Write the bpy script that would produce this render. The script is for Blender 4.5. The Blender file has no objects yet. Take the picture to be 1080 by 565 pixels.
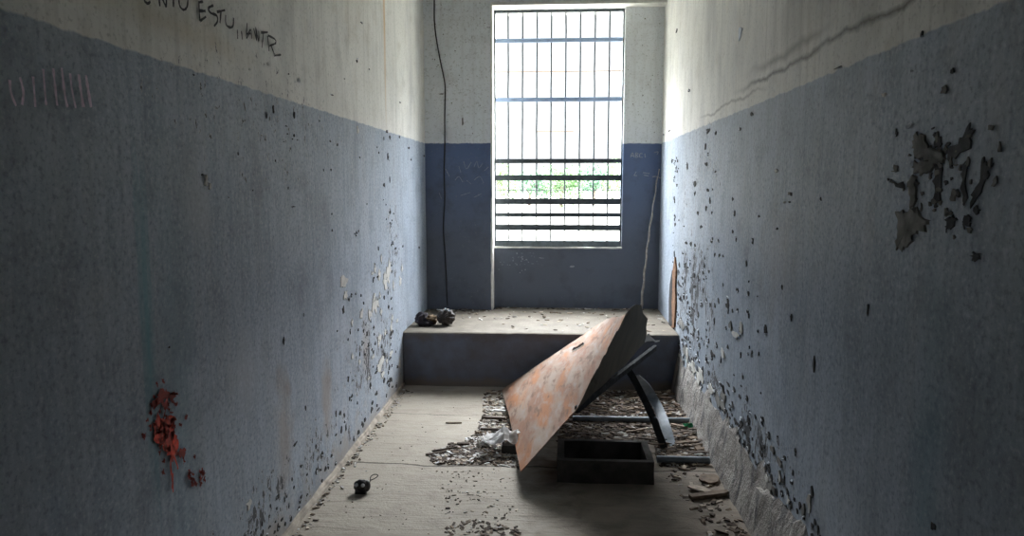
import bpy, bmesh, math, random
from mathutils import Vector, Matrix, noise
from mathutils.geometry import delaunay_2d_cdt

C = bpy.context.scene.collection
V = Vector
random.seed(7)

# ------------------------------------------------------------------ camera maths (photo 1080x565)
F = 770.0
CX, CY = 540.0, 282.5
TH = math.atan(86.5 / F)
PS = math.atan(50 * math.cos(TH) / F)
EYE = V((0, 0, 1.5))
FW = V((-math.sin(PS) * math.cos(TH), math.cos(PS) * math.cos(TH), -math.sin(TH)))
RT = V((math.cos(PS), math.sin(PS), 0))
UP = RT.cross(FW)


def at(x, y, **k):
    """where the sight line of a photo point meets the plane X=, Y= or Z="""
    d = FW + RT * ((x - CX) / F) + UP * ((CY - y) / F)
    a, v = list(k.items())[0]
    i = 'XYZ'.index(a)
    return EYE + d * ((v - EYE[i]) / d[i])


XL, XR = -1.168, 0.885          # side walls
YP, YB, YO = 6.36, 6.50, 6.78   # pier face, recess face, outside face
Y0 = -1.3                       # wall behind the camera
DADO = 1.867
ZC = 3.45                       # ceiling
PLY, PLZ = 5.33, 0.412          # raised platform
WX0, WX1, WZ0, WZ1 = -0.583, 0.553, 0.955, 3.02


# ------------------------------------------------------------------ tagging and linking
def tag(o, label=None, cat=None, group=None, kind=None):
    if label: o['label'] = label
    if cat: o['category'] = cat
    if group: o['group'] = group
    if kind: o['kind'] = kind
    return o


def link(name, bm, mat=None, parent=None, smooth=False, recalc=True):
    if recalc:
        bmesh.ops.recalc_face_normals(bm, faces=bm.faces)
    me = bpy.data.meshes.new(name)
    bm.to_mesh(me)
    bm.free()
    for m in (mat if isinstance(mat, (list, tuple)) else [mat]):
        me.materials.append(m)
    if smooth:
        for p in me.polygons: p.use_smooth = True
    o = bpy.data.objects.new(name, me)
    C.objects.link(o)
    if parent:
        o.parent = parent
        o.matrix_parent_inverse = Matrix.Translation(-parent.location) if parent.type == 'EMPTY' else Matrix()
    return o


def empty(name, loc=(0, 0, 0)):
    o = bpy.data.objects.new(name, None)
    o.empty_display_size = .1
    o.location = loc
    C.objects.link(o)
    return o


# ------------------------------------------------------------------ mesh helpers
def box(bm, lo, hi, mi=0):
    lo, hi = V(lo), V(hi)
    r = bmesh.ops.create_cube(bm, size=1)
    for v in r['verts']:
        v.co = V([lo[i] + (v.co[i] + .5) * (hi[i] - lo[i]) for i in range(3)])
    for f in {f for v in r['verts'] for f in v.link_faces}:
        f.material_index = mi
    return r['verts']


def tube(bm, pts, rad, seg=8, cap=True, mi=0):
    pts = [V(p) for p in pts]
    n = len(pts)
    rings = []
    prev = None
    for i, p in enumerate(pts):
        t = (pts[min(i + 1, n - 1)] - pts[max(i - 1, 0)]).normalized()
        a = prev if prev is not None else (V((0, 0, 1)) if abs(t.z) < .9 else V((1, 0, 0)))
        s = t.cross(a).normalized()
        b = s.cross(t).normalized()
        prev = b
        r = rad[i] if isinstance(rad, (list, tuple)) else rad
        rings.append([bm.verts.new(p + s * math.cos(q * 2 * math.pi / seg) * r + b * math.sin(q * 2 * math.pi / seg) * r) for q in range(seg)])
    for i in range(n - 1):
        for q in range(seg):
            f = bm.faces.new((rings[i][q], rings[i][(q + 1) % seg], rings[i + 1][(q + 1) % seg], rings[i + 1][q]))
            f.material_index = mi
    if cap:
        bm.faces.new(rings[0]).material_index = mi
        bm.faces.new(rings[-1]).material_index = mi


def sweep(bm, pts, side, w, t, taper=None):
    """flat bar: width w along side, thickness t across"""
    pts = [V(p) for p in pts]
    n = len(pts)
    rings = []
    for i, p in enumerate(pts):
        tg = (pts[min(i + 1, n - 1)] - pts[max(i - 1, 0)]).normalized()
        s = (V(side) - tg * V(side).dot(tg)).normalized()
        b = s.cross(tg).normalized()
        k = taper[i] if taper else 1
        rings.append([bm.verts.new(p + s * (sx * w * k / 2) + b * (sb * t / 2)) for sx, sb in ((-1, -1), (1, -1), (1, 1), (-1, 1))])
    for i in range(n - 1):
        for q in range(4):
            bm.faces.new((rings[i][q], rings[i][(q + 1) % 4], rings[i + 1][(q + 1) % 4], rings[i + 1][q]))
    bm.faces.new(rings[0]); bm.faces.new(rings[-1])


def smooth_path(pts, k=5):
    """Catmull-Rom through the points"""
    pts = [V(p) for p in pts]
    out = []
    for i in range(len(pts) - 1):
        a, b = pts[max(i - 1, 0)], pts[i]
        c, d = pts[i + 1], pts[min(i + 2, len(pts) - 1)]
        for j in range(k):
            t = j / k
            out.append(.5 * ((2 * b) + (c - a) * t + (2 * a - 5 * b + 4 * c - d) * t * t + (3 * b - a - 3 * c + d) * t ** 3))
    out.append(pts[-1])
    return out


def slab_grid(bm, o, eu, ev, nu, nv, disp=None, thick=None):
    """grid surface starting at o spanned by eu, ev; disp(p) -> offset vector"""
    o, eu, ev = V(o), V(eu), V(ev)
    g = [[None] * (nv + 1) for _ in range(nu + 1)]
    for i in range(nu + 1):
        for j in range(nv + 1):
            p = o + eu * (i / nu) + ev * (j / nv)
            if disp: p = p + disp(p, i / nu, j / nv)
            g[i][j] = bm.verts.new(p)
    for i in range(nu):
        for j in range(nv):
            bm.faces.new((g[i][j], g[i + 1][j], g[i + 1][j + 1], g[i][j + 1]))
    return g


# ------------------------------------------------------------------ materials
class N:
    def __init__(s, name):
        s.m = bpy.data.materials.new(name)
        s.m.use_nodes = True
        s.nt = s.m.node_tree
        s.b = s.nt.nodes['Principled BSDF']
        g = s.nt.nodes.new('ShaderNodeNewGeometry')
        s.P = g.outputs['Position']
        s.Nn = g.outputs['Normal']
        sp = s.nt.nodes.new('ShaderNodeSeparateXYZ')
        s.L(s.P, sp.inputs[0])
        s.X, s.Y, s.Z = sp.outputs

    def L(s, a, b): s.nt.links.new(a, b)

    def _in(s, inp, v):
        if isinstance(v, bpy.types.NodeSocket): s.L(v, inp)
        else: inp.default_value = v

    def math(s, op, a, b=0.0, c=0.0, clamp=False):
        n = s.nt.nodes.new('ShaderNodeMath')
        n.operation = op
        n.use_clamp = clamp
        s._in(n.inputs[0], a); s._in(n.inputs[1], b); s._in(n.inputs[2], c)
        return n.outputs[0]

    def coord(s, sx, sy, sz, src=None):
        n = s.nt.nodes.new('ShaderNodeVectorMath')
        n.operation = 'MULTIPLY'
        s.L(src or s.P, n.inputs[0])
        n.inputs[1].default_value = (sx, sy, sz)
        return n.outputs[0]

    def noise(s, scale=(1, 1, 1), detail=4, rough=.55, dist=0, src=None, k=1.0):
        n = s.nt.nodes.new('ShaderNodeTexNoise')
        s.L(s.coord(*scale, src=src), n.inputs['Vector'])
        n.inputs['Scale'].default_value = k
        n.inputs['Detail'].default_value = detail
        n.inputs['Roughness'].default_value = rough
        n.inputs['Distortion'].default_value = dist
        return n.outputs['Fac']

    def ramp(s, f, lo, hi):
        n = s.nt.nodes.new('ShaderNodeMapRange')
        s._in(n.inputs[0], f)
        n.inputs[1].default_value = lo
        n.inputs[2].default_value = hi
        return n.outputs[0]

    def mix(s, f, a, b, mode='MIX'):
        n = s.nt.nodes.new('ShaderNodeMix')
        n.data_type = 'RGBA'
        n.blend_type = mode
        s._in(n.inputs[0], f)
        for i, v in ((6, a), (7, b)):
            if isinstance(v, bpy.types.NodeSocket): s.L(v, n.inputs[i])
            else: n.inputs[i].default_value = (*v, 1)
        return n.outputs[2]

    def blob(s, u, v, u0, v0, su, sv, nz, k=3.0, amp=1.0):
        """soft patch around (u0, v0) with an edge broken up by nz"""
        a = s.math('DIVIDE', s.math('SUBTRACT', u, u0), su)
        b = s.math('DIVIDE', s.math('SUBTRACT', v, v0), sv)
        r = s.math('SQRT', s.math('ADD', s.math('MULTIPLY', a, a), s.math('MULTIPLY', b, b)))
        q = s.math('ADD', s.math('SUBTRACT', 1.0, r), s.math('MULTIPLY', s.math('SUBTRACT', nz, .5), amp * 2))
        return s.math('MULTIPLY', q, k, clamp=True)

    def bump(s, h, strength=.3, dist=.01):
        n = s.nt.nodes.new('ShaderNodeBump')
        n.inputs['Strength'].default_value = strength
        n.inputs['Distance'].default_value = dist
        s.L(h, n.inputs['Height'])
        s.L(n.outputs[0], s.b.inputs['Normal'])

    def done(s, col, rough=.8, metal=0.0, spec=.5):
        if isinstance(col, bpy.types.NodeSocket): s.L(col, s.b.inputs['Base Color'])
        else: s.b.inputs['Base Color'].default_value = (*col, 1)
        s._in(s.b.inputs['Roughness'], rough)
        s.b.inputs['Metallic'].default_value = metal
        s.b.inputs['Specular IOR Level'].default_value = spec
        return s.m


def plain(name, col, rough=.8, metal=0.0, var=.25, sc=25, spec=.4, bump=.15):
    n = N(name)
    z = n.noise((sc, sc, sc), 4)
    c = n.mix(n.ramp(z, .3, .7), [x * (1 - var) for x in col], [min(1, x * (1 + var)) for x in col])
    if bump: n.bump(z, bump, .004)
    return n.done(c, rough, metal, spec)


def wall_mat(name, side):
    n = N(name)
    U = n.Y if side in 'LR' else n.X
    hor = (0, 1, 0) if side in 'LR' else (1, 0, 0)
    fine = n.noise((60, 60, 60), 5, .65)
    mid = n.noise((7, 7, 7), 5, .6)
    big = n.noise((1.3, 1.3, 1.3), 4, .55)
    streak = n.noise((26, 26, 1.6), 5, .6)          # runs down the wall
    streak2 = n.noise((9, 9, .7), 4, .6)
    edge = n.noise((14, 14, 14), 3, .6)
    # painted line of the dado, slightly ragged
    zz = n.math('ADD', n.Z, n.math('MULTIPLY', n.math('SUBTRACT', edge, .5), .022))
    dado = n.ramp(zz, DADO + .003, DADO - .003)
    # upper distemper
    up = n.mix(n.ramp(big, .3, .7), (.75, .74, .69), (.84, .83, .78)) if side != 'B' else n.mix(n.ramp(big, .3, .7), (.80, .84, .87), (.86, .90, .93))
    up = n.mix(n.math('MULTIPLY', n.ramp(streak, .5, .8), .25 if side == 'B' else .45), up, (.33, .31, .265))
    up = n.mix(n.math('MULTIPLY', n.ramp(mid, .52, .75), .35), up, (.45, .40, .32) if side != 'B' else (.5, .5, .49))
    up = n.mix(n.math('MULTIPLY', n.ramp(fine, .54, .66), .45), up, (.32, .31, .28))
    # blue dado
    if side == 'B':
        lo = n.mix(n.ramp(big, .35, .65), (.105, .155, .29), (.135, .185, .31))
        dirt = n.ramp(n.Z, 1.75, 1.0)
        lo = n.mix(n.math('MULTIPLY', dirt, .75), lo, (.14, .15, .165))
        lo = n.mix(n.math('MULTIPLY', n.ramp(mid, .5, .72), .45), lo, (.07, .08, .1))
        lo = n.mix(n.math('MULTIPLY', n.ramp(fine, .62, .75), .5), lo, (.34, .34, .34))
    else:
        lo = n.mix(n.ramp(big, .35, .65), (.335, .395, .475), (.41, .47, .545))
        lo = n.mix(n.math('MULTIPLY', n.ramp(streak, .45, .75), .5), lo, (.17, .225, .30))
        lo = n.mix(n.math('MULTIPLY', n.ramp(streak2, .5, .72), .45), lo, (.40, .43, .47))
        lo = n.mix(n.math('MULTIPLY', n.ramp(mid, .50, .66), .4), lo, (.20, .23, .28))
        lo = n.mix(n.math('MULTIPLY', n.ramp(fine, .53, .64), .55), lo, (.15, .175, .215))
        lo = n.mix(n.math('MULTIPLY', n.ramp(fine, .45, .36), .5), lo, (.56, .60, .65))
    col = n.mix(dado, up, lo)
    if side == 'L':
        teal = n.blob(U, n.Z, 1.98, 1.1, .05, .55, streak, 1.0, .9)
        col = n.mix(n.math('MULTIPLY', teal, .8), col, (.14, .36, .42))
        teal = n.blob(U, n.Z, 2.12, .95, .14, .9, mid, .8, .8)
        col = n.mix(n.math('MULTIPLY', teal, .45), col, (.16, .30, .36))
        col = n.mix(n.math('MULTIPLY', n.blob(U, n.Z, 2.2, 1.98, .7, .07, mid, 1.2, .6), .4), col, (.50, .38, .2))
        col = n.mix(n.math('MULTIPLY', n.blob(U, n.Z, 2.0, 2.25, .5, .35, mid, .8, .6), .35), col, (.3, .4, .38))
        # rusty run high on the wall
        u0 = at(406, 60, X=XL).y
        col = n.mix(n.math('MULTIPLY', n.blob(U, n.Z, u0, 3.0, .035, 1.15, streak, 1.6, .35), .75), col, (.62, .36, .10))
        col = n.mix(n.math('MULTIPLY', n.blob(U, n.Z, u0 - .7, 2.9, .6, .7, mid, .9, .7), .35), col, (.42, .33, .2))
        for (x, y, a, b) in ((300, 455, .12, .35), (345, 420, .10, .25), (385, 370, .1, .2)):
            q = at(x, y, X=XL)
            col = n.mix(n.math('MULTIPLY', n.blob(U, n.Z, q.y, q.z, a, b, mid, 1.4, .8), .5), col, (.36, .29, .22))
        q = at(262, 395, X=XL)
        col = n.mix(n.math('MULTIPLY', n.blob(U, n.Z, q.y, q.z, .18, .2, mid, 1.2, .8), .4), col, (.52, .56, .62))
        q = at(210, 215, X=XL)
        col = n.mix(n.math('MULTIPLY', n.blob(U, n.Z, q.y, q.z, .14, .18, mid, 1.2, .6), .4), col, (.5, .53, .57))
    if side == 'R':
        # mould line that follows an old pipe run above the dado
        wob = n.noise((3.1, 3.1, 3.1), 3, .6)
        vv = n.math('ADD', n.Z, n.math('MULTIPLY', n.math('SUBTRACT', wob, .5), .10))
        for v0, w, a, b, s_ in ((1.965, .016, 1.2, 3.9, .85), (2.02, .024, 2.45, 3.7, .6), (1.925, .012, 3.2, 4.9, .55)):
            d = n.math('ABSOLUTE', n.math('SUBTRACT', vv, v0))
            f = n.ramp(n.math('ADD', d, n.math('MULTIPLY', n.math('SUBTRACT', fine, .5), .02)), w, 0.0)
            win = n.math('MULTIPLY', n.ramp(U, a, a + .3), n.ramp(U, b, b - .5))
            col = n.mix(n.math('MULTIPLY', n.math('MULTIPLY', f, win), s_), col, (.085, .075, .06))
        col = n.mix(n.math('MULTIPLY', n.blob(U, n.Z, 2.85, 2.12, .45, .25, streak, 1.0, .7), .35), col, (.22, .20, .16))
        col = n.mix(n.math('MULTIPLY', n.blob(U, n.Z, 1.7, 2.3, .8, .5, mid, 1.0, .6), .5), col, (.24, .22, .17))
        col = n.mix(n.math('MULTIPLY', n.blob(U, n.Z, 1.75, .75, .10, .7, mid, .9, .8), .45), col, (.13, .27, .34))
        col = n.mix(n.math('MULTIPLY', n.blob(U, n.Z, 3.0, 1.2, .35, .3, mid, .8, .7), .4), col, (.42, .38, .36))
    def crumbling(col, u0, v0, su, sv, thr, shadow=(.035, .038, .045), pale=(.62, .62, .60)):
        """peeling zone: many small upright chips, dark with pale rims"""
        m = n.blob(U, n.Z, u0, v0, su, sv, mid, 1.3, .45)
        m = n.math('MULTIPLY', m, n.ramp(n.noise((5, 5, 2.2), 3, .6), .38, .62))
        c1 = n.noise((34, 34, 20), 4, .7, .4)
        t_ = n.math('SUBTRACT', .66, n.math('MULTIPLY', m, thr))
        rim = n.math('MULTIPLY', n.math('SUBTRACT', c1, n.math('SUBTRACT', t_, .025)), 40, clamp=True)
        core = n.math('MULTIPLY', n.math('SUBTRACT', c1, t_), 60, clamp=True)
        gate = n.math('GREATER_THAN', m, .02)
        col = n.mix(n.math('MULTIPLY', n.math('MULTIPLY', rim, gate), .6), col, pale)
        return n.mix(n.math('MULTIPLY', n.math('MULTIPLY', core, gate), .92), col, shadow)
    if side == 'R':
        col = crumbling(col, 4.8, .78, .9, .6, .27)
        col = crumbling(col, 3.6, .36, 1.3, .20, .24)
        col = crumbling(col, 5.4, 1.35, .5, .55, .13)
        col = crumbling(col, 4.6, 1.6, .6, .35, .10)
    if side == 'L':
        col = crumbling(col, 4.6, .45, 1.0, .40, .21)
        col = crumbling(col, 5.1, .80, .35, 1.0, .16)
        col = crumbling(col, 3.3, .20, 1.3, .22, .22)
        col = crumbling(col, 3.0, 1.75, 1.0, .25, .08)
    if side in 'LR':
        # broad mottled dirt; its dark patches also stand in for missing shade
        g1 = n.noise((2.3, 2.3, 1.1), 6, .62)
        col = n.mix(n.math('MULTIPLY', n.ramp(g1, .48, .66), .28), col, (.11, .125, .135))
        g2 = n.noise((4.1, 4.1, 2.0), 6, .7)
        col = n.mix(n.math('MULTIPLY', n.ramp(g2, .55, .72), .25), col, (.55, .57, .60))
        # rubbed plaster near the floor
        f = n.ramp(n.math('ADD', n.Z, n.math('MULTIPLY', n.math('SUBTRACT', mid, .5), .5)), .16, .02)
        col = n.mix(n.math('MULTIPLY', f, .7), col, (.33, .30, .26))
    h = n.math('ADD', n.math('MULTIPLY', mid, 1.0), n.math('ADD', n.math('MULTIPLY', fine, .35), n.math('MULTIPLY', streak, .25)))
    n.bump(h, .22, .006)
    return n.done(col, .6, 0, .22 if side != 'B' else .35)


M = {}
M['wall_L'] = wall_mat('left_wall_paint', 'L')
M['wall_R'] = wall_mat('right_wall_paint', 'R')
M['wall_B'] = wall_mat('end_wall_paint', 'B')
M['white_edge'] = plain('whitewashed_edge', (.80, .79, .74), .7, var=.12, sc=18)
M['dark_wall'] = plain('low_bounce_dark_paint', (.05, .055, .065), .9, sc=3)  # unseen end wall kept dark to cut bounced light
M['ceiling'] = plain('grey_ceiling', (.08, .078, .072), .9, sc=4)
M['exposed_shaded'] = plain('bared_plaster_with_shade', (.030, .030, .032), .9, var=.5)  # bared plaster with the shade of the chip hollows in its colour
M['flake'] = plain('loose_paint_flake', (.50, .54, .60), .6, var=.2, sc=40)
M['pale_plaster'] = plain('bared_pale_plaster', (.56, .56, .53), .85, var=.15)
M['grey_plaster'] = plain('bared_grey_plaster', (.19, .19, .18), .9, var=.45, sc=18, bump=.5)
M['brown_plaster'] = plain('bared_brown_brick', (.20, .105, .055), .9, var=.5, sc=40, bump=.6)
M['marker'] = plain('black_marker', (.045, .045, .045), .8, var=.3)
M['chalk'] = plain('pink_chalk', (.78, .66, .76), .9, var=.25, sc=60)
M['scratch'] = plain('pale_scratch', (.36, .38, .42), .9, var=.3, sc=60)
M['red'] = plain('red_paint', (.60, .045, .02), .55, var=.5, sc=45)
M['red_dark'] = plain('dried_red_paint', (.28, .04, .03), .7, var=.4, sc=45)
M['steel'] = plain('dark_steel', (.035, .037, .04), .85, .0, var=.4, sc=30, spec=.08)
M['grey_steel'] = plain('grey_painted_steel', (.20, .235, .27), .45, .1, var=.3, sc=20)
M['bar_glare'] = plain('glare_blue_bar', (.42, .56, .80), .5, .0, var=.1)  # window glare on the upper bars put into their colour
M['bar_dark'] = plain('dark_bar_paint', (.07, .085, .095), .5, .2, var=.35, sc=20)
M['bar_rust'] = plain('rusty_thin_rod', (.55, .33, .12), .7, .0, var=.3)
M['black'] = plain('black_plastic', (.015, .015, .017), .35, 0, var=.3)
M['lens'] = plain('pale_highlight', (.45, .48, .50), .15, 0, var=.1, bump=0)  # highlights on husk and gadget put in as pale colour
M['rubber'] = plain('black_cable_sheath', (.03, .03, .03), .6, 0, var=.3)
M['rag'] = plain('dark_rag', (.030, .024, .032), .8, 0, var=.6, sc=30, bump=.5)
M['rag_brown'] = plain('brown_rag', (.14, .095, .055), .9, 0, var=.4, sc=30, bump=.5)
M['pod'] = plain('dark_ribbed_husk', (.045, .036, .032), .6, 0, var=.5, sc=50, bump=.5)
M['paper'] = plain('dirty_white_paper', (.80, .80, .80), .8, 0, var=.12)
M['green'] = plain('green_plastic_scrap', (.10, .42, .26), .5, 0, var=.2)
M['trough'] = plain('shade_darkened_concrete', (.075, .068, .06), .85, 0, var=.4, sc=12, bump=.5)  # darkened to deepen the shade on the trough; the block shares it
M['wood1'] = plain('weathered_wood', (.17, .125, .088), .85, 0, var=.35, sc=30)
M['wood2'] = plain('dark_rotten_wood', (.075, .055, .042), .9, 0, var=.4, sc=30)
M['wood3'] = plain('pale_split_wood', (.45, .38, .30), .85, 0, var=.3, sc=30)
M['chunk'] = plain('plaster_crumb', (.46, .44, .41), .9, 0, var=.3, sc=30)
M['crust'] = plain('dusty_mortar', (.36, .32, .27), .95, 0, var=.4, sc=14, bump=.8)
M['twig'] = plain('pale_peeled_stick', (.42, .38, .34), .8, 0, var=.35, sc=30)
M['leaf'] = plain('pale_green_leaf', (.062, .125, .045), .6, 0, var=.35, sc=1.5, bump=0)
M['leaf2'] = plain('yellow_green_leaf', (.085, .14, .05), .6, 0, var=.35, sc=1.5, bump=0)
M['leaf3'] = plain('blue_green_leaf', (.05, .115, .062), .6, 0, var=.3, sc=1.5, bump=0)
M['bark'] = plain('tree_bark', (.13, .10, .08), .9, 0, var=.3, sc=5)


def floor_material():
    n = N('dusty_concrete_floor')
    fine = n.noise((70, 70, 70), 5, .65)
    mid = n.noise((6, 9, 6), 5, .6, .6)
    big = n.noise((1.2, 1.6, 1), 4)
    grain = n.noise((3.0, 38, 3), 4, .6, 1.2)
    c = n.mix(n.ramp(big, .3, .7), (.345, .308, .252), (.41, .372, .31))
    c = n.mix(n.math('MULTIPLY', n.ramp(mid, .5, .72), .55), c, (.26, .225, .18))
    c = n.mix(n.math('MULTIPLY', n.ramp(grain, .56, .68), .5), c, (.20, .17, .135))
    c = n.mix(n.math('MULTIPLY', n.ramp(fine, .62, .72), .6), c, (.10, .09, .075))
    c = n.mix(n.math('MULTIPLY', n.ramp(fine, .38, .28), .35), c, (.62, .58, .52))
    # damp brown earth on the right side
    xx = n.math('ADD', n.X, n.math('MULTIPLY', n.math('SUBTRACT', mid, .5), .6))
    f = n.ramp(xx, -.18, .10)
    c = n.mix(n.math('MULTIPLY', f, .8), c, n.mix(n.ramp(mid, .4, .65), (.24, .195, .15), (.15, .12, .09)))
    # joints between the pours
    wob = n.noise((2.2, 2.2, 2), 4, .6)
    fj = None
    for yj, w in ((at(470, 437, Z=0).y, .012), (at(430, 490, Z=0).y, .018), (at(480, 528, Z=0).y, .006)):
        d = n.math('ABSOLUTE', n.math('SUBTRACT', n.math('ADD', n.Y, n.math('MULTIPLY', n.math('SUBTRACT', wob, .5), .10)), yj))
        j = n.ramp(n.math('ADD', d, n.math('MULTIPLY', fine, .012)), w, w * .5)
        fj = j if fj is None else n.math('MAXIMUM', fj, j)
    c = n.mix(n.math('MULTIPLY', fj, .8), c, (.06, .05, .04))
    h = n.math('SUBTRACT', n.math('ADD', n.math('MULTIPLY', mid, 1.0), n.math('ADD', n.math('MULTIPLY', fine, .4), n.math('MULTIPLY', grain, .6))), fj)
    n.bump(h, .5, .012)
    return n.done(c, .8, 0, .35)


def platform_material():
    n = N('platform_paint_and_dust')
    fine = n.noise((70, 70, 70), 5, .65)
    mid = n.noise((8, 8, 8), 5, .6)
    sp = n.nt.nodes.new('ShaderNodeSeparateXYZ')
    n.L(n.Nn, sp.inputs[0])
    top = n.mix(n.ramp(mid, .35, .7), (.21, .187, .152), (.145, .126, .10))
    top = n.mix(n.math('MULTIPLY', n.ramp(fine, .6, .7), .5), top, (.18, .16, .13))
    fr = n.mix(n.ramp(mid, .35, .7), (.14, .16, .215), (.115, .12, .135))
    fr = n.mix(n.math('MULTIPLY', n.ramp(n.math('ADD', n.Z, n.math('MULTIPLY', mid, .12)), .40, .47), .6), fr, (.12, .10, .075))
    fr = n.mix(n.math('MULTIPLY', n.ramp(n.math('ADD', n.Z, n.math('MULTIPLY', mid, -.1)), .03, -.03), .8), fr, (.20, .17, .14))
    fr = n.mix(n.math('MULTIPLY', n.ramp(fine, .62, .72), .4), fr, (.25, .26, .28))
    c = n.mix(n.ramp(sp.outputs[2], .6, .8), fr, top)
    n.bump(n.math('ADD', mid, n.math('MULTIPLY', fine, .4)), .4, .01)
    return n.done(c, .8, 0, .3)


def rust_material():
    n = N('rusted_sheet_metal')
    fine = n.noise((60, 60, 60), 4, .6)
    a = n.noise((11, 3.2, 11), 3, .5, .6)
    b = n.noise((5, 1.8, 8), 3, .5, .4)
    g = n.noise((19, 5.5, 19), 4, .6, .2)
    c = n.mix(n.ramp(a, .38, .62), (.29, .155, .10), (.34, .26, .205))
    c = n.mix(n.math('MULTIPLY', n.ramp(b, .52, .64), .85), c, (.40, .165, .065))
    c = n.mix(n.math('MULTIPLY', n.ramp(g, .55, .7), .6), c, (.36, .33, .30))
    c = n.mix(n.math('MULTIPLY', n.ramp(g, .46, .34), .8), c, (.15, .085, .055))
    c = n.mix(n.math('MULTIPLY', n.ramp(fine, .6, .72), .5), c, (.12, .08, .06))
    n.bump(n.math('ADD', g, n.math('MULTIPLY', fine, .3)), .15, .004)
    return n.done(c, .75, .1, .4)


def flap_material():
    n = N('shade_darkened_sheet')  # same metal as the sheet, with the fold's shade put into its colour
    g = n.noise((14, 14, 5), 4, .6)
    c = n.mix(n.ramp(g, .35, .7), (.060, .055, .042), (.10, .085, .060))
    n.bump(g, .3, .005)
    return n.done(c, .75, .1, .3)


M['floor'] = floor_material()
M['platform'] = platform_material()
M['rust'] = rust_material()
M['flap'] = flap_material()


def ground_material():
    n = N('bright_dusty_yard')
    a = n.noise((.4, .4, .4), 5)
    return n.done(n.mix(n.ramp(a, .35, .65), (.15, .145, .12), (.20, .195, .17)), .95, 0, .2)


M['ground'] = ground_material()

# ------------------------------------------------------------------ the room
def rough(p, s, amp):
    return (noise.noise(p * s)) * amp


T = .25
bm = bmesh.new()
slab_grid(bm, (XL, Y0, 0), (0, YP - Y0 + .5, 0), (0, 0, ZC), 150, 60,
          lambda p, a, b: V((rough(p, 1.6, .0015) + rough(p, 6, .0008), 0, 0)))
box(bm, (XL - T, Y0 - T, -.3), (XL - .012, YO, ZC + .2))
wall_left = tag(link('wall_left', bm, M['wall_L'], recalc=True), kind='structure')
bm = bmesh.new()
slab_grid(bm, (XR, Y0, 0), (0, YP - Y0 + .5, 0), (0, 0, ZC), 150, 60,
          lambda p, a, b: V((rough(p, 1.6, .0015) + rough(p, 6, .0008), 0, 0)))
box(bm, (XR + .012, Y0 - T, -.3), (XR + T, YO, ZC + .2))
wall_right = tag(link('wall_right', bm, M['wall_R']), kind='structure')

# end wall: pier on the left, recess with the window, lintel across
bm = bmesh.new()
prof = [(XL - .02, YP), (WX0, YP), (WX0, YB), (WX0, YO), (XL - .02, YO)]
box(bm, (XL - .02, YP, -.3), (WX0, YO, ZC + .2))
box(bm, (WX0, YB, -.3), (XR + .02, YO, WZ0))
box(bm, (WX1, YB, WZ0), (XR + .02, YO, WZ1))
box(bm, (WX0, YP, WZ1), (XR + .02, YO, ZC + .2))
wall_back = tag(link('wall_back', bm, M['wall_B']), kind='structure')
# whitewashed arris of the pier and soffit of the lintel
bm = bmesh.new()
e = .003
slab_grid(bm, (WX0 + e, YP + .0, PLZ), (0, YO - YP - .01, 0), (0, 0, WZ1 - PLZ - e), 4, 60, lambda p, a, b: V((rough(p, 9, .002), 0, 0)))
slab_grid(bm, (WX0, YP, WZ1 - e), (XR - WX0, 0, 0), (0, .16, 0), 40, 3, lambda p, a, b: V((0, 0, rough(p, 9, .002))))
slab_grid(bm, (WX0 - .012, YP - e, PLZ), (.016, 0, 0), (0, 0, WZ1 - PLZ + .02), 1, 60, lambda p, a, b: V((rough(p, 13, .006) if a < .5 else 0, 0, 0)))
slab_grid(bm, (WX0, YP - e, WZ1 - .002), (XR - WX0, 0, 0), (0, 0, .026), 60, 1, lambda p, a, b: V((0, 0, rough(p, 13, .008) if b > .5 else 0)))
link('whitewashed_edge', bm, M['white_edge'], wall_back, recalc=False)

bm = bmesh.new(); box(bm, (XL - T, Y0 - T, -.3), (XR + T, Y0, ZC + .2))
wall_front = tag(link('wall_front', bm, M['dark_wall']), kind='structure')
bm = bmesh.new(); box(bm, (XL - T, Y0 - T, ZC), (XR + T, YO, ZC + .3))
tag(link('ceiling', bm, M['ceiling']), kind='structure')
bm = bmesh.new()
slab_grid(bm, (XL - .02, Y0, 0), (XR - XL + .04, 0, 0), (0, PLY + .1 - Y0, 0), 60, 190,
          lambda p, a, b: V((0, 0, rough(p, 2.2, .006) + rough(p, 9, .002) - (.008 if p.x > 0.0 + .1 * noise.noise(p * 5) and p.y > 3.9 else 0))))
box(bm, (XL - T, Y0 - T, -.35), (XR + T, YO, -.03))
tag(link('floor', bm, M['floor'], recalc=False), kind='structure')

# rough crust along the foot of the side walls
def skirting(name, x0, sgn, y0, y1, h, d, seed):
    bm = bmesh.new()
    nu = 150
    prof = [(0.0, 1.0), (.25, .93), (.45, .72), (.62, .45), (.80, .2), (1.0, 0.0)]
    g = []
    for i in range(nu + 1):
        y = y0 + (y1 - y0) * i / nu
        row = []
        for j, (a, b) in enumerate(prof):
            w = 1 + .25 * noise.noise(V((y * 3, j * .7, seed))) + .10 * noise.noise(V((y * 13, j * 1.3, seed)))
            row.append(bm.verts.new((x0 - sgn * (a * d * w), y, max(0, b * h * (w if j else 1 + .5 * noise.noise(V((y * 6, 3, seed))))) - (.02 if j == 5 else 0))))
        g.append(row)
    for i in range(nu):
        for j in range(5):
            bm.faces.new((g[i][j], g[i + 1][j], g[i + 1][j + 1], g[i][j + 1]))
    return tag(link(name, bm, M['crust'], recalc=False), kind='structure')


skirting('baseboard_left', XL - .002, -1, Y0, PLY, .028, .024, 1)
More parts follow.
